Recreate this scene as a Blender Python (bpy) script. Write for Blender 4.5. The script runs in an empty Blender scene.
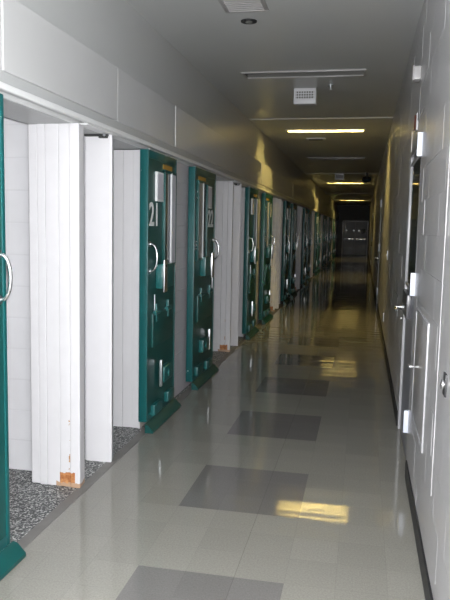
import bpy, bmesh, math, random
from mathutils import Vector, Matrix
random.seed(7)
S = bpy.context.scene
COL = S.collection

# ---------------------------------------------------------------- helpers
class MB:
    """collects simple solids, then links them as one mesh object"""
    def __init__(self): self.bm = bmesh.new(); self.mi = 0
    def _tag(self, geom_verts):
        fs = {f for v in geom_verts for f in v.link_faces}
        for f in fs: f.material_index = self.mi
        return fs
    def box(self, x0, x1, y0, y1, z0, z1, bev=0.0, seg=2):
        x0, x1 = min(x0, x1), max(x0, x1); y0, y1 = min(y0, y1), max(y0, y1); z0, z1 = min(z0, z1), max(z0, z1)
        r = bmesh.ops.create_cube(self.bm, size=1.0)
        vs = r['verts']
        for v in vs:
            v.co = Vector((x0 + (v.co.x + .5)*(x1-x0), y0 + (v.co.y + .5)*(y1-y0), z0 + (v.co.z + .5)*(z1-z0)))
        self._tag(vs)
        if bev > 0:
            es = list({e for v in vs for e in v.link_edges})
            bmesh.ops.bevel(self.bm, geom=es, offset=bev, segments=seg, affect='EDGES', profile=.6)
        return self
    def cyl(self, p0, p1, r, seg=16, r2=None):
        p0, p1 = Vector(p0), Vector(p1); d = p1 - p0
        m = Matrix.Translation((p0+p1)/2) @ d.to_track_quat('Z', 'Y').to_matrix().to_4x4()
        q = bmesh.ops.create_cone(self.bm, cap_ends=True, segments=seg, radius1=r, radius2=r if r2 is None else r2, depth=d.length, matrix=m)
        self._tag(q['verts']); return self
    def ball(self, c, r, seg=16, sc=(1, 1, 1)):
        m = Matrix.Translation(c) @ Matrix.Diagonal((*sc, 1))
        q = bmesh.ops.create_uvsphere(self.bm, u_segments=seg, v_segments=seg//2, radius=r, matrix=m)
        self._tag(q['verts']); return self
    def tube(self, pts, r, seg=8):
        pts = [Vector(p) for p in pts]; rings = []
        prev_n = None
        for i, p in enumerate(pts):
            t = (pts[min(i+1, len(pts)-1)] - pts[max(i-1, 0)]).normalized()
            n = t.orthogonal().normalized() if prev_n is None else (prev_n - t*prev_n.dot(t)).normalized()
            prev_n = n; b = t.cross(n)
            rings.append([self.bm.verts.new(p + r*(math.cos(a)*n + math.sin(a)*b)) for a in [2*math.pi*k/seg for k in range(seg)]])
        for a, b in zip(rings, rings[1:]):
            for k in range(seg):
                f = self.bm.faces.new((a[k], a[(k+1) % seg], b[(k+1) % seg], b[k])); f.material_index = self.mi
        for rg, rev in ((rings[0], True), (rings[-1], False)):
            f = self.bm.faces.new(rg[::-1] if rev else rg); f.material_index = self.mi
        return self
    def torus(self, c, R, r, axis='Y', n=24, seg=8):
        pts = []
        vs = []
        for i in range(n):
            a = 2*math.pi*i/n; ring = []
            for k in range(seg):
                b = 2*math.pi*k/seg; rr = R + r*math.cos(b); h = r*math.sin(b)
                v = {'Y': (rr*math.cos(a), h, rr*math.sin(a)), 'X': (h, rr*math.cos(a), rr*math.sin(a)), 'Z': (rr*math.cos(a), rr*math.sin(a), h)}[axis]
                ring.append(self.bm.verts.new(Vector(c) + Vector(v)))
            vs.append(ring)
        for i in range(n):
            A, B = vs[i], vs[(i+1) % n]
            for k in range(seg): self.bm.faces.new((A[k], A[(k+1) % seg], B[(k+1) % seg], B[k])).material_index = self.mi
        return self
    def prism(self, prof, y0, y1):
        """profile of (x, z) points extruded along y"""
        a = [self.bm.verts.new((x, y0, z)) for x, z in prof]; b = [self.bm.verts.new((x, y1, z)) for x, z in prof]
        n = len(prof)
        fs = [self.bm.faces.new(a), self.bm.faces.new(b[::-1])]
        for k in range(n): fs.append(self.bm.faces.new((a[(k+1) % n], a[k], b[k], b[(k+1) % n])))
        for f in fs: f.material_index = self.mi
        return self
    def prism_z(self, prof, z0, z1):
        a = [self.bm.verts.new((x, y, z0)) for x, y in prof]; b = [self.bm.verts.new((x, y, z1)) for x, y in prof]
        n = len(prof)
        fs = [self.bm.faces.new(a[::-1]), self.bm.faces.new(b)]
        for k in range(n): fs.append(self.bm.faces.new((a[k], a[(k+1) % n], b[(k+1) % n], b[k])))
        for f in fs: f.material_index = self.mi
        return self
    def build(self, name, mat, parent=None, smooth=False):
        bmesh.ops.recalc_face_normals(self.bm, faces=self.bm.faces[:])
        me = bpy.data.meshes.new(name); self.bm.to_mesh(me); self.bm.free()
        for m in (mat if isinstance(mat, (list, tuple)) else [mat]): me.materials.append(m)
        if smooth:
            for p in me.polygons: p.use_smooth = True
            try: me.set_sharp_from_angle(angle=math.radians(40))
            except Exception: pass
        o = bpy.data.objects.new(name, me); COL.objects.link(o)
        if parent: o.parent = parent
        return o

def thing(name, label, cat, loc=(0, 0, 0), group=None):
    o = bpy.data.objects.new(name, None); COL.objects.link(o); o.location = loc; o.empty_display_size = .1
    return tag(o, label, cat, group)
def tag(o, label, cat, group=None):
    o['label'] = label; o['category'] = cat; o['kind'] = 'thing'
    if group: o['group'] = group
    return o
def struct(o, label=None, cat=None):
    o['kind'] = 'structure'
    if label: o['label'] = label
    if cat: o['category'] = cat
    return o
def dup(root, name=None):
    r = root.copy(); COL.objects.link(r)
    for ch in list(root.children):
        c = ch.copy(); COL.objects.link(c); c.parent = r
        for g in list(ch.children):
            d = g.copy(); COL.objects.link(d); d.parent = c
    return r

# ---------------------------------------------------------------- materials
def newmat(name):
    m = bpy.data.materials.new(name); m.use_nodes = True
    nt = m.node_tree; return m, nt, nt.nodes['Principled BSDF']
def N(nt, typ, **kw):
    n = nt.nodes.new(typ)
    for k, v in kw.items():
        if k.startswith('i_'): n.inputs[k[2:].replace('_', ' ')].default_value = v
        else: setattr(n, k, v)
    return n
def L(nt, a, b): nt.links.new(a, b)
def math_(nt, op, a, b=None, c=None):
    n = nt.nodes.new('ShaderNodeMath'); n.operation = op
    for i, v in enumerate((a, b, c)):
        if v is None: continue
        if isinstance(v, (int, float)): n.inputs[i].default_value = v
        else: nt.links.new(v, n.inputs[i])
    return n.outputs[0]
def mix(nt, fac, a, b):
    n = nt.nodes.new('ShaderNodeMix'); n.data_type = 'RGBA'
    for s, v in ((n.inputs[0], fac), (n.inputs[6], a), (n.inputs[7], b)):
        if isinstance(v, (int, float)): s.default_value = v
        elif isinstance(v, tuple): s.default_value = (*v, 1) if len(v) == 3 else v
        else: nt.links.new(v, s)
    return n.outputs[2]
def objco(nt):
    tc = nt.nodes.new('ShaderNodeTexCoord'); sp = nt.nodes.new('ShaderNodeSeparateXYZ'); L(nt, tc.outputs['Object'], sp.inputs[0])
    return tc.outputs['Object'], sp.outputs
def noise(nt, vec, scale, detail=3, rough=.55):
    n = nt.nodes.new('ShaderNodeTexNoise'); n.inputs['Scale'].default_value = scale; n.inputs['Detail'].default_value = detail; n.inputs['Roughness'].default_value = rough
    if vec is not None: L(nt, vec, n.inputs['Vector'])
    return n.outputs['Fac']
def bump(nt, h, bsdf, strength=.3, dist=.005):
    b = nt.nodes.new('ShaderNodeBump'); b.inputs['Strength'].default_value = strength; b.inputs['Distance'].default_value = dist
    L(nt, h, b.inputs['Height']); L(nt, b.outputs[0], bsdf.inputs['Normal'])
def ramp(nt, fac, lo, hi):
    r = nt.nodes.new('ShaderNodeMapRange'); r.inputs[1].default_value = lo; r.inputs[2].default_value = hi; L(nt, fac, r.inputs[0]); return r.outputs[0]

def paint(name, col, rough=.4, metal=0.0, var=.08, bs=.08, scale=9.0):
    m, nt, b = newmat(name); co, xyz = objco(nt)
    n = noise(nt, co, scale, 4)
    d = tuple(c*(1-var) for c in col); u = tuple(min(1, c*(1+var)) for c in col)
    L(nt, mix(nt, n, d, u), b.inputs['Base Color'])
    b.inputs['Roughness'].default_value = rough; b.inputs['Metallic'].default_value = metal
    if bs: bump(nt, noise(nt, co, 160, 2), b, bs, .002)
    return m
def metal(name, col, rough=.25): return paint(name, col, rough, 1.0, .04, .0)
def chipped(name, col, chip, thresh=.66, rough=.4, grime=None):
    m, nt, b = newmat(name); co, xyz = objco(nt)
    n = noise(nt, co, 14, 6, .65)
    f = ramp(nt, n, thresh, thresh+.02)
    base = mix(nt, noise(nt, co, 5, 3), tuple(c*.82 for c in col), tuple(c*1.12 for c in col))
    L(nt, mix(nt, f, base, chip), b.inputs['Base Color'])
    b.inputs['Roughness'].default_value = rough
    bump(nt, noise(nt, co, 90, 3), b, .1, .002)
    return m

def cmu(name, col, axis, rough=.35, bstr=.8, dist=.012, mort=.93):
    """painted concrete block: axis is the horizontal direction of the wall"""
    m, nt, b = newmat(name); co, xyz = objco(nt)
    cb = nt.nodes.new('ShaderNodeCombineXYZ'); L(nt, xyz[axis], cb.inputs[0]); L(nt, xyz[2], cb.inputs[1])
    br = nt.nodes.new('ShaderNodeTexBrick'); L(nt, cb.outputs[0], br.inputs['Vector'])
    br.offset = .5; br.inputs['Scale'].default_value = 1.0
    br.inputs['Brick Width'].default_value = .406; br.inputs['Row Height'].default_value = .203
    br.inputs['Mortar Size'].default_value = .006; br.inputs['Mortar Smooth'].default_value = .6
    n = noise(nt, co, 6, 4)
    base = mix(nt, n, tuple(c*.92 for c in col), tuple(c*1.06 for c in col))
    base = mix(nt, br.outputs['Fac'], base, tuple(c*mort for c in col))
    L(nt, base, b.inputs['Base Color']); b.inputs['Roughness'].default_value = rough
    inv = math_(nt, 'SUBTRACT', 1.0, br.outputs['Fac'])
    h = math_(nt, 'ADD', inv, math_(nt, 'MULTIPLY', noise(nt, co, 70, 4, .6), .12))
    bump(nt, h, b, bstr, dist)
    return m

M = {}
M['white'] = paint('white_jamb_paint', (.66, .655, .675), .42, 0, .03, .12)
M['cream'] = paint('cream_edge_paint', (.64, .61, .565), .45, 0, .05, .12)
M['green'] = chipped('green_door_paint', (.006, .090, .092), (.75, .74, .70), .68, .32)
M['dkgreen'] = chipped('green_face_paint', (.006, .072, .068), (.5, .5, .48), .80, .38)
M['hwgreen'] = paint('green_hardware_paint', (.012, .11, .11), .3, 0, .15)
M['silver'] = metal('brushed_silver', (.72, .74, .78), .28)
M['chrome'] = metal('chrome', (.9, .9, .92), .12)
M['paper'] = paint('pale_grey_card', (.55, .55, .60), .6, 0, .04, 0)
M['glass'] = paint('dark_window_glass', (.02, .035, .045), .08, 0, .0, 0)
M['greyplate'] = paint('grey_window_plate', (.27, .27, .27), .3, 0, .06, 0)
M['brass'] = paint('ochre_sticker', (.42, .23, .03), .5, 0, .15, 0)
M['numwhite'] = paint('white_number_paint', (.78, .80, .80), .5, 0, .03, 0)
M['black'] = paint('black_rubber', (.018, .018, .020), .5, 0, .1)
M['dark'] = paint('dark_recess', (.03, .03, .03), .6, 0, .1)
M['soffit'] = paint('light_grey_metal_panel', (.47, .475, .475), .30, 0, .05, .03, 2.5)
M['soffitshade'] = paint('shaded_soffit_grey', (.40, .41, .41), .35, 0, .05, .03)  # soffit grey darkened for the shade on its underside; also lintel and hangers
M['rail'] = paint('pale_rail', (.66, .67, .67), .35, 0, .04, .03)
M['upper'] = paint('grey_glossy_wall_paint', (.46, .47, .465), .30, 0, .04, .05, 2.0)
M['ceil'] = paint('grey_ceiling_paint', (.50, .51, .505), .34, 0, .04, .05, 2.0)
M['wallR'] = paint('painted_block_wall', (.47, .465, .475), .30, 0, .05, .35, 5.0)
M['pier'] = cmu('painted_block_pier', (.60, .57, .60), 1, .35, .5, .010)
M['cellwall'] = cmu('white_block_cell_wall', (.72, .72, .745), 0, .5, .2, .004, .93)
M['cellwhite'] = paint('white_cell_paint', (.60, .60, .62), .5, 0, .03)
M['steel'] = paint('grey_blue_steel_door', (.27, .28, .33), .30, .0, .05)
M['steelframe'] = paint('grey_steel_frame', (.42, .42, .44), .28, 0, .04)
M['lockcase'] = paint('dark_steel_lock_case', (.075, .075, .085), .28, 0, .05, 0)
M['plate'] = paint('pale_blue_hinge_plate', (.72, .76, .88), .35, 0, .03, 0)
M['panelgrey'] = paint('grey_access_panel', (.38, .37, .37), .30, 0, .04, .05)
M['lightgrey'] = paint('light_grey_plastic', (.60, .60, .62), .45, 0, .03, 0)
M['whitevent'] = paint('white_vent_enamel', (.78, .78, .78), .4, 0, .03, 0)
M['red'] = paint('dull_red', (.14, .045, .03), .5, 0, .1, 0)
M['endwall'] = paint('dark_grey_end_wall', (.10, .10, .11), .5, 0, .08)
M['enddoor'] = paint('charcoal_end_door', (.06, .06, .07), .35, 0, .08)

def mat_jamb():
    """white jamb paint with rust and bare filler breaking through at the foot"""
    m, nt, b = newmat('white_jamb_with_rust'); co, xyz = objco(nt)
    n = noise(nt, co, 30, 5, .65)
    # rust block near the corridor corner, at the foot (object origin is the jamb's corridor corner on the floor)
    fx = math_(nt, 'MULTIPLY', math_(nt, 'GREATER_THAN', xyz[0], -.135), math_(nt, 'LESS_THAN', xyz[0], -.032))
    zz = math_(nt, 'ADD', xyz[2], math_(nt, 'MULTIPLY', math_(nt, 'SUBTRACT', n, .5), .05))
    fz = math_(nt, 'MULTIPLY', math_(nt, 'GREATER_THAN', zz, .012), math_(nt, 'LESS_THAN', zz, .092))
    rust = math_(nt, 'MULTIPLY', fx, fz)
    # streak of stain running up from it, and chips at the very foot
    st = math_(nt, 'MULTIPLY', math_(nt, 'LESS_THAN', math_(nt, 'ABSOLUTE', math_(nt, 'ADD', xyz[0], .070)), .0045),
               math_(nt, 'MULTIPLY', math_(nt, 'LESS_THAN', xyz[2], .62), math_(nt, 'GREATER_THAN', noise(nt, co, 11, 4, .7), .56)))
    foot = math_(nt, 'MULTIPLY', math_(nt, 'LESS_THAN', zz, .028), math_(nt, 'GREATER_THAN', xyz[0], -.16))
    base = mix(nt, noise(nt, co, 8, 3), (.62, .615, .635), (.70, .695, .715))
    rc = mix(nt, ramp(nt, n, .35, .65), (.28, .07, .015), (.60, .30, .12))
    c = mix(nt, rust, base, rc); c = mix(nt, st, c, (.40, .22, .10)); c = mix(nt, foot, c, (.45, .30, .20))
    L(nt, c, b.inputs['Base Color']); b.inputs['Roughness'].default_value = .45
    bump(nt, n, b, .12, .003); return m
M['jamb'] = mat_jamb()

def mat_floor():
    m, nt, b = newmat('waxed_vinyl_tile'); co, xyz = objco(nt)
    T = .2327; X1 = -.293; Y0 = 2.219
    x, y = xyz[0], xyz[1]
    tx = math_(nt, 'DIVIDE', math_(nt, 'SUBTRACT', x, X1), T); ty = math_(nt, 'DIVIDE', math_(nt, 'SUBTRACT', y, Y0), T*1.012)
    inx = math_(nt, 'MULTIPLY', math_(nt, 'GREATER_THAN', tx, -3.0), math_(nt, 'LESS_THAN', tx, 0.0))
    ymod = math_(nt, 'FLOORED_MODULO', math_(nt, 'SUBTRACT', y, Y0), 1.414)
    iny = math_(nt, 'LESS_THAN', ymod, .70)
    patch = math_(nt, 'MULTIPLY', inx, iny)
    # per tile tone
    cb = nt.nodes.new('ShaderNodeCombineXYZ'); L(nt, math_(nt, 'FLOOR', tx), cb.inputs[0]); L(nt, math_(nt, 'FLOOR', ty), cb.inputs[1])
    wn = nt.nodes.new('ShaderNodeTexWhiteNoise'); L(nt, cb.outputs[0], wn.inputs['Vector'])
    tone = math_(nt, 'ADD', .955, math_(nt, 'MULTIPLY', wn.outputs['Value'], .09))
    # speckle
    sp = ramp(nt, noise(nt, co, 110, 3, .7), .34, .68); fine = noise(nt, co, 220, 2)
    sp2 = math_(nt, 'ADD', math_(nt, 'MULTIPLY', sp, .7), math_(nt, 'MULTIPLY', fine, .3))
    light = mix(nt, sp2, (.200, .195, .170), (.285, .278, .248)); dk = mix(nt, sp2, (.130, .126, .120), (.178, .173, .166))
    base = mix(nt, patch, light, dk)
    mx = nt.nodes.new('ShaderNodeMix'); mx.data_type = 'RGBA'; mx.blend_type = 'MULTIPLY'; mx.inputs[0].default_value = 1
    cc = nt.nodes.new('ShaderNodeCombineColor'); [L(nt, tone, cc.inputs[i]) for i in range(3)]
    L(nt, base, mx.inputs[6]); L(nt, cc.outputs[0], mx.inputs[7])
    # joints
    def seam(t, w): return math_(nt, 'LESS_THAN', math_(nt, 'ABSOLUTE', math_(nt, 'SUBTRACT', math_(nt, 'FRACT', math_(nt, 'ADD', t, .5)), .5)), w)
    js = math_(nt, 'MULTIPLY', math_(nt, 'MAXIMUM', seam(tx, .006), seam(ty, .006)), .16)
    big = math_(nt, 'MULTIPLY', math_(nt, 'LESS_THAN', math_(nt, 'ABSOLUTE', math_(nt, 'ADD', tx, 1.0)), .008), .38)
    c = mix(nt, math_(nt, 'MAXIMUM', js, big), mx.outputs[2], (.07, .068, .06))
    L(nt, c, b.inputs['Base Color'])
    rn = noise(nt, co, 3, 4)
    L(nt, math_(nt, 'ADD', .045, math_(nt, 'MULTIPLY', rn, .05)), b.inputs['Roughness'])
    b.inputs['IOR'].default_value = 1.42
    # every tile row is slightly dished, and the slab under it a little uneven
    dish = math_(nt, 'MULTIPLY', math_(nt, 'COSINE', math_(nt, 'MULTIPLY', ty, 2*math.pi)), math_(nt, 'ADD', .00012, math_(nt, 'MULTIPLY', wn.outputs['Value'], .00030)))
    mp = nt.nodes.new('ShaderNodeMapping'); L(nt, co, mp.inputs[0]); mp.inputs['Scale'].default_value = (.35, 1.4, 1)
    hh = math_(nt, 'ADD', dish, math_(nt, 'MULTIPLY', noise(nt, mp.outputs[0], 2.2, 2), .0022))
    bump(nt, hh, b, 1.0, 1.0)
    return m
M['floor'] = mat_floor()

def mat_terrazzo():
    m, nt, b = newmat('dark_terrazzo'); co, xyz = objco(nt)
    v = nt.nodes.new('ShaderNodeTexVoronoi'); v.inputs['Scale'].default_value = 120; L(nt, co, v.inputs['Vector'])
    g = nt.nodes.new('ShaderNodeSeparateColor'); L(nt, v.outputs['Color'], g.inputs[0])
    chip = ramp(nt, g.outputs[0], .52, .56); c2 = ramp(nt, g.outputs[1], .2, .9)
    L(nt, mix(nt, chip, (.05, .052, .054), mix(nt, c2, (.15, .16, .16), (.58, .58, .56))), b.inputs['Base Color'])
    b.inputs['Roughness'].default_value = .5
    return m
M['terrazzo'] = mat_terrazzo()
M['sill'] = paint('grey_concrete_sill', (.17, .165, .155), .55, 0, .25)

def mat_emit(name, col, strength):
    m, nt, b = newmat(name); b.inputs['Base Color'].default_value = (.9, .9, .85, 1)
    b.inputs['Emission Color'].default_value = (*col, 1); b.inputs['Emission Strength'].default_value = strength
    return m
M['tube'] = mat_emit('lit_tube', (1.0, .73, .21), 210.0)
M['trough'] = paint('white_trough_enamel', (.85, .84, .80), .4, 0, .02, 0)
M['shadefit'] = paint('shade_and_dark_fitting', (.10, .10, .09), .5, 0, .05, 0)  # dark colour painting the shade in troughs and vents; dark fittings too

# ---------------------------------------------------------------- dimensions
XL, XR = -1.612, .347          # cell-door face plane, right wall
H = 3.2                        # ceiling
YB, YE = -1.5, 44.5            # behind the camera, end of the corridor
P = 4.80                       # repeat of a pair of cells
K = range(-1, 9)
def off(k): return {-1: -4.8, 0: 0.0, 1: 4.74}.get(k, 9.25 + 4.65*(k-2))

# ---------------------------------------------------------------- the setting
struct(MB().box(-1.60, XR+.15, YB, YE, -.1, 0).build('floor', M['floor']))
struct(MB().box(-4.3, -1.665, YB, YE, -.1, -.001).build('cell_floor', M['terrazzo']), 'dark speckled terrazzo floor running from the cells to the sill', 'floor')
struct(MB().box(-1.665, -1.60, YB, YE, -.1, .002).build('trim_1', M['sill']), 'grey concrete sill strip along the cell fronts', 'sill')
LAMPS = [(7.08, False), (11.10, True), (15.3, False), (23.4, True), (36.9, True)]
TW, TX0, TX1, TD = .115, -1.275, -.060, .16                   # half width, ends and depth of the light troughs
b = MB(); y = YB
for ly, lit in LAMPS:
    b.box(-1.95, XR+.15, y, ly-TW, H, H+.12); b.box(-1.95, TX0, ly-TW, ly+TW, H, H+.12); b.box(TX1, XR+.15, ly-TW, ly+TW, H, H+.12); y = ly+TW
b.box(-1.95, XR+.15, y, YE, H, H+.12)
struct(b.build('ceiling', M['ceil']))
# bright joint lines across the ceiling
b = MB()
for y in (9.9, 19.5, 30.0): b.box(-1.70, XR, y-.012, y+.012, H-.006, H+.004)
struct(b.build('trim_2', M['rail']), 'thin pale joint strips across the grey ceiling', 'ceiling trim')

# right wall with openings for the doors
RD = [(4.48, 5.60), (14.2, 15.15), (27.0, 28.0)]
b = MB(); y = YB
for y0, y1 in RD:
    b.box(XR, XR+.15, y, y0, 0, H); b.box(XR, XR+.15, y0, y1, 2.24, H); y = y1
b.box(XR, XR+.15, y, YE, 0, H)
rb = random.Random(11)
row = 0; z = 0.0
while z < H - .01:
    z1 = min(z+.2, H); y = YB - (.2 if row % 2 else 0)
    while y < YE:
        ya, yb = max(y, YB), min(y+.4, YE)
        for d0, d1 in RD:                                   # leave the door openings free
            if z < 2.23:
                if ya < d0-.001 < yb: yb = d0
                if ya < d1 < yb and ya >= d0-.001: ya = d1
        if not any(ya >= d0-.002 and yb <= d1+.002 and z < 2.23 for d0, d1 in RD) and yb-ya > .01 and ya < 26:
            d = .004 + .0017*rb.random()
            b.box(XR-d, XR+.02, ya+.001, yb-.001, z+.0005, z1-.0005)
        y += .4
    z += .2; row += 1
b.box(XR-.0070, XR+.02, 3.00, 3.012, .45, H)                  # caulked control joint
struct(b.build('wall_right', M['wallR']))
b = MB(); y = YB
for y0, y1 in RD + [(YE, YE)]:
    b.box(XR-.014, XR, y, y0-.03, 0, .115, .003); y = y1+.03
struct(b.build('baseboard_right', M['black']))
struct(MB().box(-4.3, XR+.15, YB-.1, YB, 0, H).build('wall_back', M['ceil']))
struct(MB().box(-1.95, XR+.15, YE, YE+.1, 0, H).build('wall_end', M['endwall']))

# upper left wall and cell ceiling
struct(MB().box(-1.95, -1.715, YB, YE, 2.30, H).build('wall_left', M['upper']))
struct(MB().box(-4.3, -1.70, YB, YE, 2.28, 2.40).build('cell_ceiling', M['cellwhite']), 'pale ceiling inside the cells', 'ceiling')
struct(MB().box(-4.4, -4.3, YB, YE, 0, 2.40).build('wall_cells', M['cellwhite']), 'white back wall of the cells', 'wall')
# front of the cells: the solid stretch that each pair of sliding doors runs along
b = MB()
for k in K:
    o = off(k)
    b.box(-1.98, -1.70, 5.08+o, 6.98+o, 0, 2.28)
struct(b.build('wall_cell_front', M['pier']), 'grey painted block wall between the pairs of green doors', 'wall')
# partition walls
b = MB()
for k in K:
    o = off(k)
    b.box(-4.3, -1.985, 3.93+o, 4.03+o, 0, 2.28); b.box(-4.3, -1.985, 5.15+o, 5.25+o, 0, 2.28)
    b.box(-4.3, -1.985, 6.75+o, 6.85+o, 0, 2.28)
    b.box(-1.98, -1.83, 3.83+o, 4.215+o, 0, 2.28)
struct(b.build('wall_partitions', M['cellwall']), 'white block partition walls inside the cells', 'wall')

# hollow metal jambs
def jamb_wide(o, rusty, left=-1.975, y=3.73):
    """stepped white jamb facing the open cell, origin at its corridor corner"""
    b = MB()
    b.mi = 0
    xs = [0, -.030, -.062]
    b.prism_z([(-.062, .004), (-.058, 0), (-.004, 0), (0, .004), (-.012, .10), (-.062, .10)], 0, 2.205)  # front nosing
    b.box(-.130, -.064, .004, .10, 0, 2.205, .004)
    b.box(-.215, -.132, .006, .10, 0, 2.205, .003)
    b.box(-.265, -.217, .002, .10, 0, 2.205, .004)
    b.box(-.330, -.270, .012, .10, 0, 2.205, .008)
    b.box(-.328, -.02, .02, .096, .0, 2.205)
    j = b.build('trim_jamb', M['jamb'] if rusty else M['white'])
    j.location = (-1.650, y+o, .001)
    return j
def jamb_slab(o):
    b = MB()
    b.prism_z([(-1.835, 4.30), (-1.835, 4.235), (-1.825, 4.215), (-1.810, 4.205), (-1.640, 4.205), (-1.630, 4.212), (-1.652, 4.30)], .001, 2.205)
    return b.build('trim_slab', M['white'])
def jamb_far(o):
    b = MB()
    b.box(-1.76, -1.70, 5.00, 5.08, .001, 2.20, .004); b.box(-1.845, -1.762, 5.006, 5.08, .001, 2.20, .003)
    b.box(-1.925, -1.847, 5.002, 5.08, .001, 2.20, .003); b.box(-1.98, -1.93, 5.012, 5.08, .001, 2.20, .006)
    b.mi = 1; b.box(-1.703, -1.694, 4.995, 5.08, .001, 2.20, .002)
    return b.build('trim_far_jamb', [M['white'], M['cream']])
n = 3
first = {}
for k in K:
    for kind, fn in (('wide', jamb_wide), ('slab', jamb_slab), ('far', jamb_far)):
        if kind == 'wide': j = fn(off(k), True)
        else:
            j = fn(0) if kind not in first else first[kind].copy()
            if kind in first: COL.objects.link(j)
            else: first[kind] = j
            j.location = (0, off(k), 0)
        j.name = 'trim_%d' % n; n += 1; struct(j)

# worn bracket at the head of the two nearest slabs
for k, lab in ((0, 'worn dark and pale guide bracket at the head of the nearest white slab'), (1, 'worn guide bracket at the head of the second white slab, beyond door 22')):
    t = thing('guide_bracket', lab, 'bracket', (-1.64, 4.20+off(k), 2.205))
    MB().box(-.17, -.01, -.022, .003, -.012, 0, .002).box(-.07, -.015, -.026, .003, -.024, -.002, .002).build('worn_plate', M['dark'], t)
    MB().box(-.03, .024, -.42, .07, .000, .009, .001).build('guide_strip', M['rail'], t)
    MB().cyl((-.03, -.03, -.006), (-.03, -.012, -.006), .009, 10).build('bolt', M['silver'], t)

# soffit housing over the doors: bent metal panels with open joints
b = MB()
edges = [YB, 2.83, 4.27, 5.65, 8.24, 10.59] + [10.59+2.4*i for i in range(1, 15)] + [YE]
for i, (y0, y1) in enumerate(zip(edges, edges[1:])):
    dx = .003 if i % 2 else 0
    b.box(-1.715, -1.615+dx, y0+.005, y1-.005, 2.30, 2.645, .006)
struct(b.build('trim_90', M['soffit']), 'light grey metal panel housing running above the cell doors', 'soffit')
b = MB()
b.box(-1.715, -1.622, YB, YE, 2.245, 2.30)
struct(b.build('trim_91', M['soffitshade']), 'grey channel under the panel housing', 'channel')
b = MB()
b.box(-1.70, -1.685, YB, YE, 2.207, 2.245, .004)
b.box(-1.64, -1.608, YB, YE, 2.215, 2.247, .008, 3)
struct(b.build('trim_92', M['rail']), 'pale hanging rail above the green doors', 'rail')
b = MB()
b.box(-1.98, -1.70, YB, YE, 2.206, 2.28)
struct(b.build('trim_93', M['soffitshade']), 'grey lintel over the cell openings', 'lintel')

# ---------------------------------------------------------------- sliding cell doors
def text_mesh(txt, size, parent, mat, loc, rot, name='door_number'):
    cu = bpy.data.curves.new(name, 'FONT'); cu.body = txt; cu.size = size; cu.extrude = .0012; cu.offset = .004
    cu.align_x = 'CENTER'; cu.align_y = 'CENTER'; cu.space_character = 1.02
    t = bpy.data.objects.new('tmp', cu); COL.objects.link(t)
    dg = bpy.context.evaluated_depsgraph_get(); dg.update()
    me = bpy.data.meshes.new_from_object(t.evaluated_get(dg)); bpy.data.objects.remove(t)
    me.materials.clear(); me.materials.append(mat)
    o = bpy.data.objects.new(name, me); COL.objects.link(o); o.parent = parent
    o.location = loc; o.rotation_euler = rot
    return o

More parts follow.
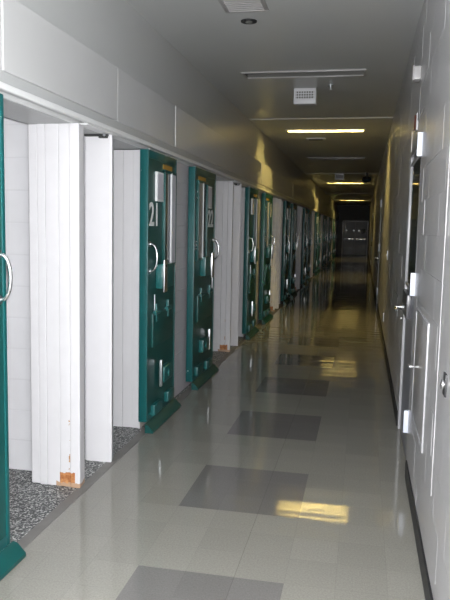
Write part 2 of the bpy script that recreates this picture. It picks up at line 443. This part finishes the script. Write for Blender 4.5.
def make_door(W, s, number, label, plate_mat):
    """door whose handle edge is at y=0 (s=+1, runs to +W) or at y=0 running to -W (s=-1).
    Local x=0 is the corridor face of the slab, +x into the corridor."""
    root = thing('cell_door', label, 'cell door', group='green sliding cell doors')
    f = W/.79
    def Y(u): return s*u*f
    T = .068
    def part(name, mat, mb, parent=root, smooth=True): return mb.build(name, mat, parent, smooth)
    part('panel', M['dkgreen'], MB().box(-T+.004, -.006, Y(.01), Y(.78), .085, 2.185))
    # bright green folded edge channels around the slab
    part('edge_channel', M['green'], MB().box(-T, 0, Y(0), Y(.022), .08, 2.195, .004).box(-T, 0, Y(.768), Y(.79), .08, 2.195, .004)
         .box(-T, -.001, Y(.02), Y(.77), 2.135, 2.195, .003).box(-T, -.001, Y(.02), Y(.77), .08, .13, .003))
    # tall observation window
    w = part('window_frame', M['dkgreen'], MB().box(-.006, .022, Y(.385), Y(.405), 1.30, 2.07, .003).box(-.006, .022, Y(.70), Y(.72), 1.30, 2.07, .003)
         .box(-.006, .022, Y(.385), Y(.72), 2.05, 2.075, .003).box(-.006, .022, Y(.385), Y(.72), 1.285, 1.31, .003))
    part('glass', M['glass'], MB().box(-.004, .008, Y(.40), Y(.56), 1.305, 2.055), w)
    part('shutter', plate_mat, MB().box(.008, .020, Y(.565), Y(.705), 1.30, 2.06, .002), w)
    part('edge_highlight', M['numwhite'], MB().box(.016, .026, Y(.558), Y(.566), 1.30, 2.06, .002), w)  # white strip painting the highlight along the shutter edge
    for z in (1.96, 1.90, 1.475, 1.44, 1.405):
        part('bolt', M['chrome'], MB().cyl((-.008, Y(.742), z), (.014, Y(.742), z), .012))
    # card holder
    c = part('card_holder', M['numwhite'], MB().box(-.006, .010, Y(.19), Y(.37), 1.815, 2.045, .002))
    part('card', M['paper'], MB().box(.009, .012, Y(.205), Y(.355), 1.83, 2.03), c)
    part('sticker', M['brass'], MB().box(-.006, -.003, Y(.40), Y(.66), 2.082, 2.118))
    if number:
        text_mesh(number, .255, root, M['numwhite'], (-.005, Y(.175), 1.70), (math.pi/2, 0, math.pi/2))
    # pull handle
    pts = []
    for i in range(13):
        a = math.pi*i/12
        pts.append((-.004 + .062*math.sin(a)**.7, Y(.055), 1.375 + .105*math.cos(a)))
    h = part('pull_handle', M['chrome'], MB().tube(pts, .009, 10))
    for z in (1.48, 1.27): part('handle_mount', M['silver'], MB().cyl((-.008, Y(.055), z), (.004, Y(.055), z), .022), h)
    # lock box
    l = part('lock_box', M['hwgreen'], MB().box(-.006, .055, Y(.22), Y(.56), 1.12, 1.315, .010))
    part('lock_plate', M['silver'], MB().box(.05, .062, Y(.245), Y(.335), 1.09, 1.35, .003), l)
    part('keyhole', M['black'], MB().cyl((.06, Y(.29), 1.30), (.066, Y(.29), 1.30), .012), l)
    # food slot
    q = part('food_slot_flap', M['dkgreen'], MB().box(-.006, .010, Y(.12), Y(.66), .66, .93, .004))
    part('slot_hinge', M['hwgreen'], MB().cyl((.012, Y(.15), .93), (.012, Y(.27), .93), .017).box(-.004, .018, Y(.19), Y(.23), .86, 1.0, .003), q)
    part('slot_hinge', M['hwgreen'], MB().cyl((.012, Y(.48), .93), (.012, Y(.60), .93), .017).box(-.004, .018, Y(.52), Y(.56), .86, 1.0, .003), q)
    part('slot_rod', M['silver'], MB().cyl((.014, Y(.14), .955), (.014, Y(.14), 1.08), .006, 10), q)
    # lower bolt
    g = part('lower_lock', M['hwgreen'], MB().box(-.006, .045, Y(.33), Y(.56), .33, .46, .010).cyl((.045, Y(.46), .39), (.056, Y(.46), .39), .032))
    part('bolt_bar', M['silver'], MB().box(.02, .040, Y(.26), Y(.30), .31, .53, .003).box(.02, .032, Y(.29), Y(.36), .425, .445, .002), g)
    part('kick_bracket', M['hwgreen'], MB().box(-.008, .03, Y(.12), Y(.34), .10, .19, .012))
    part('kick_bracket', M['hwgreen'], MB().box(-.008, .03, Y(.50), Y(.70), .12, .21, .012))
    # sloping floor guide
    m = MB(); m.prism([(-.004, .004), (.062, .004), (.062, .022), (.02, .066), (-.004, .076)], Y(-.03), Y(.80))
    part('floor_guide', M['dkgreen'], m)
    # roller hanger
    part('hanger', M['soffitshade'], MB().box(-.055, -.025, Y(.12), Y(.22), 2.19, 2.216, .003))
    part('hanger', M['soffitshade'], MB().box(-.055, -.025, Y(.58), Y(.68), 2.19, 2.216, .003))
    return root

ORD = ['first', 'second', 'third', 'fourth', 'fifth', 'sixth', 'seventh', 'eighth', 'ninth', 'tenth', 'eleventh', 'twelfth', 'thirteenth', 'fourteenth', 'fifteenth', 'sixteenth', 'seventeenth', 'eighteenth', 'nineteenth']
protoC = make_door(.93, -1, None, 'green steel cell door at the left edge of the view, nearest the camera', M['greyplate'])
protoC.location = (XL, 2.83, 0)
doorB = make_door(.785, 1, '21', 'green steel sliding cell door painted with the white number 21', M['paper'])
doorB.location = (XL, 4.915, 0)
doorC = dup(protoC); doorC['label'] = 'green sliding cell door numbered 22 with a grey window plate, just beyond door 21'
doorC.location = (XL, 7.285, 0)
text_mesh('22', .255, doorC, M['numwhite'], (-.005, -.175*.93/.79, 1.70), (math.pi/2, 0, math.pi/2))
protoB2 = make_door(.80, 1, None, 'x', M['greyplate'])
protoB2.location = (XL, 4.93+off(1), 0)
idx = 3
for k in range(1, 8):
    db = protoB2 if k == 1 else dup(protoB2)
    db.location = (XL, 4.93+off(k)-(.15 if k == 1 else 0), 0)
    dc = dup(protoC); dc.location = (XL, 7.285+off(k), 0)
    for d, side in ((db, 'near'), (dc, 'far')):
        d['label'] = 'green cell door standing %s along the left wall counted from the foreground' % ORD[idx]
        idx += 1
protoB2['label'] = 'dark green cell door right behind the second pair of white jambs'

# ---------------------------------------------------------------- right wall: steel door with glass
def steel_door(i, y0, y1, detail):
    fr = MB()
    for a, c in ((y0, y0+.045), (y1-.045, y1)): fr.box(XR-.006, XR+.12, a, c, 0, 2.20, .003)
    fr.box(XR-.006, XR+.12, y0, y1, 2.195, 2.24, .003)
    d = MB().box(XR+.012, XR+.055, y0+.05, y1-.05, .01, 2.19, .002).build('door_%d' % i, M['steel']); struct(d)
    fr.build('frame', M['steelframe'], d, True)
    g = MB().box(XR+.004, XR+.012, y0+.10, y1-.10, 1.22, 2.12).build('glass', M['glass'], d)
    fb = MB()
    for a, c in ((y0+.08, y0+.105), (y1-.105, y1-.08)): fb.box(XR-.004, XR+.014, a, c, 1.20, 2.14, .003)
    fb.box(XR-.004, XR+.014, y0+.08, y1-.08, 1.195, 1.222, .003).box(XR-.004, XR+.014, y0+.08, y1-.08, 2.118, 2.145, .003)
    fb.build('glass_bead', M['steelframe'], d, True)
    lk = MB().box(XR-.022, XR+.014, y1-.62, y1-.085, .985, 1.16, .006).build('lock_case', M['lockcase'], d, True)
    yy = y1-.14
    MB().cyl((XR-.02, yy, 1.02), (XR-.085, yy, 1.02), .011).tube([(XR-.08, yy+.012, 1.02), (XR-.083, yy-.03, 1.022), (XR-.078, yy-.08, 1.018), (XR-.072, yy-.125, 1.014)], .010, 10).cyl((XR-.02, yy, 1.02), (XR-.03, yy, 1.02), .028).build('lever_handle', M['chrome'], lk, True)
    MB().cyl((XR-.02, yy, .93), (XR-.032, yy, .93), .016).build('key_cylinder', M['chrome'], d, True)
    for z in (2.17, 1.275, .36):
        MB().box(XR-.036, XR+.012, y0+.015, y0+.028, z-.075, z+.075, .002).cyl((XR-.012, y0+.035, z-.075), (XR-.012, y0+.035, z+.075), .011, 12).build('hinge', M['plate'], d, True)
    return d
for i, (y0, y1) in enumerate(RD): steel_door(i+1, y0, y1, i == 0)

# access panel
a = thing('access_panel', 'grey steel access panel set low in the right block wall, near the steel door', 'access panel', (XR, 3.85, .83))
MB().box(-.0125, 0, -.385, -.355, -.34, .33, .002).box(-.0125, 0, .355, .385, -.34, .33, .002).box(-.0125, 0, -.36, .36, .305, .33, .002).box(-.0125, 0, -.36, .36, -.34, -.315, .002).build('frame', M['steelframe'], a, True)
MB().box(-.0095, 0, -.352, .352, -.312, .302, .002).build('panel_door', M['panelgrey'], a, True)
MB().cyl((-.012, .31, -.03), (-.035, .31, -.03), .008, 12).cyl((-.028, .31, -.03), (-.042, .31, -.03), .014, 14).build('knob', M['chrome'], a, True)
kn = thing('key_switch', 'small chrome key switch on the right wall at the picture edge', 'switch', (XR, 2.72, 1.02))
MB().box(-.012, .002, -.035, .035, -.045, .045, .003).build('back_plate', M['black'], kn, True)
MB().cyl((-.008, 0, 0), (-.022, 0, 0), .02, 16).build('key_barrel', M['chrome'], kn, True)
bx = thing('junction_box', 'light grey box high on the right wall under the ceiling', 'box', (XR, 5.02, 2.715))
MB().box(-.052, .003, -.06, .06, -.045, .045, .005).build('box_body', M['panelgrey'], bx, True)
MB().box(-.058, -.050, -.064, .064, -.05, .05, .003).build('cover_plate', M['panelgrey'], bx, True)
rd = thing('alarm_plate', 'small dull red wedge-shaped alarm plate above the steel door', 'alarm', (XR, 5.12, 2.40))
m = MB(); m.prism_z([(.002, -.05), (-.022, .0), (-.012, .05), (.002, .05)], -.05, .05); m.build('wedge_body', M['red'], rd)
MB().box(-.010, .002, -.06, .06, -.06, .06, .001).build('back_plate', M['lightgrey'], rd)
sw = thing('switch_plate', 'pale switch plate on the right wall beyond the steel door', 'switch', (XR, 9.60, 1.28))
MB().box(-.016, .002, -.045, .045, -.065, .065, .003).build('cover', M['plate'], sw, True); MB().box(-.026, -.014, -.006, .006, -.012, .012, .001).build('toggle', M['whitevent'], sw)
rc = thing('outlet_plate', 'pale outlet plate low on the right wall near the black baseboard', 'outlet', (XR, 10.1, .35))
MB().box(-.016, .002, -.045, .045, -.065, .065, .003).build('cover', M['plate'], rc, True); MB().cyl((-.014, 0, .025), (-.018, 0, .025), .016).cyl((-.014, 0, -.025), (-.018, 0, -.025), .016).build('socket', M['lightgrey'], rc)

# ---------------------------------------------------------------- ceiling fittings
def ceiling_light(y, lit, label):  # unlit fixtures take darker trough and frame colours, painting in the missing light
    t = thing('ceiling_light', label, 'ceiling light', (-.6675, y, H), 'fluorescent ceiling strips')
    x0, x1 = TX0+.668, TX1+.668                               # local: the thing's origin sits mid-trough at ceiling level
    x0, x1 = TX0+.6675, TX1+.6675
    e = .004
    MB().box(x0-.02, x1+.02, -TW-.02, -TW+e, -.012, 0, .002).box(x0-.02, x1+.02, TW-e, TW+.02, -.012, 0, .002).box(x0-.02, x0+e, -TW, TW, -.012, 0, .002).box(x1-e, x1+.02, -TW, TW, -.012, 0, .002).build('frame', M['lightgrey'] if lit else M['panelgrey'], t, True)
    MB().box(x0+.001, x1-.001, -TW+.001, TW-.001, TD, TD+.02).box(x0+.001, x1-.001, -TW+.001, -TW+.006, 0, TD).box(x0+.001, x1-.001, TW-.006, TW-.001, 0, TD).box(x0+.001, x0+.006, -TW+.006, TW-.006, 0, TD).box(x1-.006, x1-.001, -TW+.006, TW-.006, 0, TD).build('trough', M['trough'] if lit else M['shadefit'], t)
    MB().cyl((x0+.03, 0, TD-.04), (x1-.03, 0, TD-.04), .019, 16).build('tube', M['tube'] if lit else M['whitevent'], t, True)
    for xx in (x0+.018, x1-.018): MB().box(xx-.013, xx+.013, -.022, .022, TD-.07, TD+.002, .003).build('lamp_holder', M['whitevent'], t, True)
    return t
for y, lit, lab in ((7.08, False, 'unlit grey ceiling light trough in the foreground, nearest the camera'),
                    (11.10, True, 'nearest glowing fluorescent ceiling strip across the corridor'),
                    (15.3, False, 'dark unlit ceiling strip between the two brightest glowing strips'),
                    (23.4, True, 'second glowing ceiling strip, next to the black dome camera'),
                    (36.9, True, 'farthest glowing ceiling strip near the dark corridor end')):
    ceiling_light(y, lit, lab)

v = thing('ceiling_vent', 'pale square ceiling vent cut by the top edge of the picture', 'vent', (-.90, 4.78, H))
MB().box(-.16, .16, -.25, -.22, -.012, 0, .002).box(-.16, .16, .22, .25, -.012, 0, .002).box(-.16, -.13, -.22, .22, -.012, 0, .002).box(.13, .16, -.22, .22, -.012, 0, .002).build('frame', M['panelgrey'], v, True)
b = MB()
for i in range(11): b.box(-.13, .13, -.21+.04*i, -.19+.04*i, -.010, -.001)
b.build('louvre', M['panelgrey'], v); MB().box(-.13, .13, -.22, .22, -.002, 0).build('duct_shadow', M['shadefit'], v)
sd = thing('ceiling_sprinkler_cup', 'small dark round recessed ceiling cup beside the pale vent', 'ceiling fitting', (-.93, 5.27, H))
MB().cyl((0, 0, -.008), (0, 0, 0), .062, 24).build('ring', M['black'], sd, True); MB().ball((0, 0, -.008), .03, 12, (1, 1, .5)).build('plug', M['shadefit'], sd, True)
ac = thing('air_register', 'white grilled air register box hanging under the ceiling behind the unlit trough', 'vent', (-.715, 7.80, H))
MB().box(-.125, .125, -.0, .16, -.170, 0, .005).build('register_body', M['lightgrey'], ac, True)
MB().box(-.105, .105, -.004, .002, -.115, -.030).build('grille_shade', M['shadefit'], ac)  # flat dark sheet painting the shade behind the grille
b = MB()
for i in range(8):
    x = -.098+.028*i; b.box(x-.004, x+.004, -.010, -.001, -.118, -.027)
for z in (-.03, -.058, -.087, -.116): b.box(-.108, .108, -.009, -.001, z-.004, z+.004)
b.build('grille', M['lightgrey'], ac)
sp = thing('fire_sprinkler', 'tiny brass fire sprinkler head beside the air register', 'sprinkler', (-.42, 7.65, H))
MB().cyl((0, 0, -.008), (0, 0, 0), .03, 16).build('escutcheon', M['silver'], sp, True)
MB().cyl((0, 0, -.05), (0, 0, -.005), .009, 10).cyl((0, 0, -.055), (0, 0, -.05), .022, 12).build('head', M['silver'], sp, True)
df = thing('ceiling_diffuser', 'small flat grey ceiling plate behind the nearest glowing strip', 'ceiling fitting', (-.89, 12.1, H))
MB().box(-.16, .16, -.12, .12, -.014, 0, .003).build('plate', M['lightgrey'], df, True)
MB().box(-.12, .12, -.08, .08, -.018, -.012, .002).build('inner_plate', M['shadefit'], df, True)
ac2 = dup(ac); ac2.location = (-.74, 19.6, H); ac2['label'] = 'farther air register box between the dark strip and the second glowing strip'
dm = thing('dome_camera', 'black dome security camera hanging beside the second glowing strip', 'camera', (.02, 19.0, H))
MB().cyl((0, 0, -.14), (0, 0, 0), .025, 14).build('stem', M['black'], dm, True)
MB().cyl((0, 0, -.20), (0, 0, -.13), .13, 24, .10).build('housing', M['black'], dm, True)
MB().ball((0, 0, -.20), .125, 20, (1, 1, .75)).build('dome', M['glass'], dm, True)

# ---------------------------------------------------------------- far end: dark double doors
for i, (x0, x1) in enumerate(((-1.30, -.55), (-.53, .22))):
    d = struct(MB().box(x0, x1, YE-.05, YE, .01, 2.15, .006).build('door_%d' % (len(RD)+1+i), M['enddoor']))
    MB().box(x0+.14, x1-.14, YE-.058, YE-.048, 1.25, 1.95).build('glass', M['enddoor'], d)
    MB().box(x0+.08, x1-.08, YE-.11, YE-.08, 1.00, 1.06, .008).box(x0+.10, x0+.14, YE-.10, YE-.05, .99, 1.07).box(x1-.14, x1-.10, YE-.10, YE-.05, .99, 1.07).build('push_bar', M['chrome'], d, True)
struct(MB().box(-1.36, -1.31, YE-.06, YE, 0, 2.22).box(.23, .28, YE-.06, YE, 0, 2.22).box(-1.36, .28, YE-.06, YE, 2.16, 2.22).build('trim_94', M['steelframe']), 'grey frame around the dark end doors', 'door frame')
mr = thing('glint_ring', 'round chrome ring added for a flash glint at the dark corridor end', 'glint ring', (0.02, YE-.09, 1.56))  # chrome ring added to give the ring-shaped flash glint
MB().torus((0, 0, 0), .12, .022, 'Y').build('rim', M['chrome'], mr, True); MB().cyl((0, .03, 0), (0, -.005, 0), .115, 24).build('ring_face', M['endwall'], mr, True)
for x, lab in ((-1.1, 'leftmost small chrome stud added for a glint on the dark end doors'), (-.62, 'middle small chrome stud added for a glint on the dark end doors'), (-.30, 'rightmost small chrome stud added for a glint on the dark end doors')):
    kb = thing('glint_stud', lab, 'bolt', (x, YE-.06, 1.58), 'added glint studs on the end doors')  # chrome studs added to stand in for flash glints at the far end
    MB().cyl((0, .01, 0), (0, -.006, 0), .05, 16).build('stud_disc', M['silver'], kb, True); MB().ball((0, -.01, 0), .035, 14).build('stud_ball', M['chrome'], kb, True)

# ---------------------------------------------------------------- camera and light
psi, pitch, roll = .201, -.108, .020
f = Vector((-math.sin(psi)*math.cos(pitch), math.cos(psi)*math.cos(pitch), math.sin(pitch)))
r = Vector((math.cos(psi), math.sin(psi), 0)); u = r.cross(f)
c, s = math.cos(roll), math.sin(roll)
R2, U2 = c*r + s*u, -s*r + c*u
cam = bpy.data.cameras.new('camera'); co = bpy.data.objects.new('camera', cam); COL.objects.link(co)
mw = Matrix((( R2.x, U2.x, -f.x, 0), (R2.y, U2.y, -f.y, 0), (R2.z, U2.z, -f.z, 1.62), (0, 0, 0, 1)))
co.matrix_world = mw
cam.sensor_fit = 'VERTICAL'; cam.sensor_height = 36; cam.lens = 670/600*36
cam.clip_start = .05; cam.clip_end = 200
S.camera = co

# camera flash, the main light of the photograph
fl = bpy.data.lights.new('camera_flash', 'POINT'); fl.energy = 620; fl.shadow_soft_size = .02; fl.color = (.985, .99, 1.0)
fo = bpy.data.objects.new('camera_flash', fl); COL.objects.link(fo)
fo.matrix_world = mw @ Matrix.Translation((.03, .07, 0))

w = bpy.data.worlds.new('world'); S.world = w; w.use_nodes = True
w.node_tree.nodes['Background'].inputs[0].default_value = (.5, .5, .5, 1); w.node_tree.nodes['Background'].inputs[1].default_value = .02

S.view_settings.view_transform = 'Standard'; S.view_settings.look = 'None'; S.view_settings.gamma = 1; S.view_settings.use_curve_mapping = False
S.view_settings.exposure = 0
S.cycles.use_denoising = True
S.cycles.max_bounces = 8
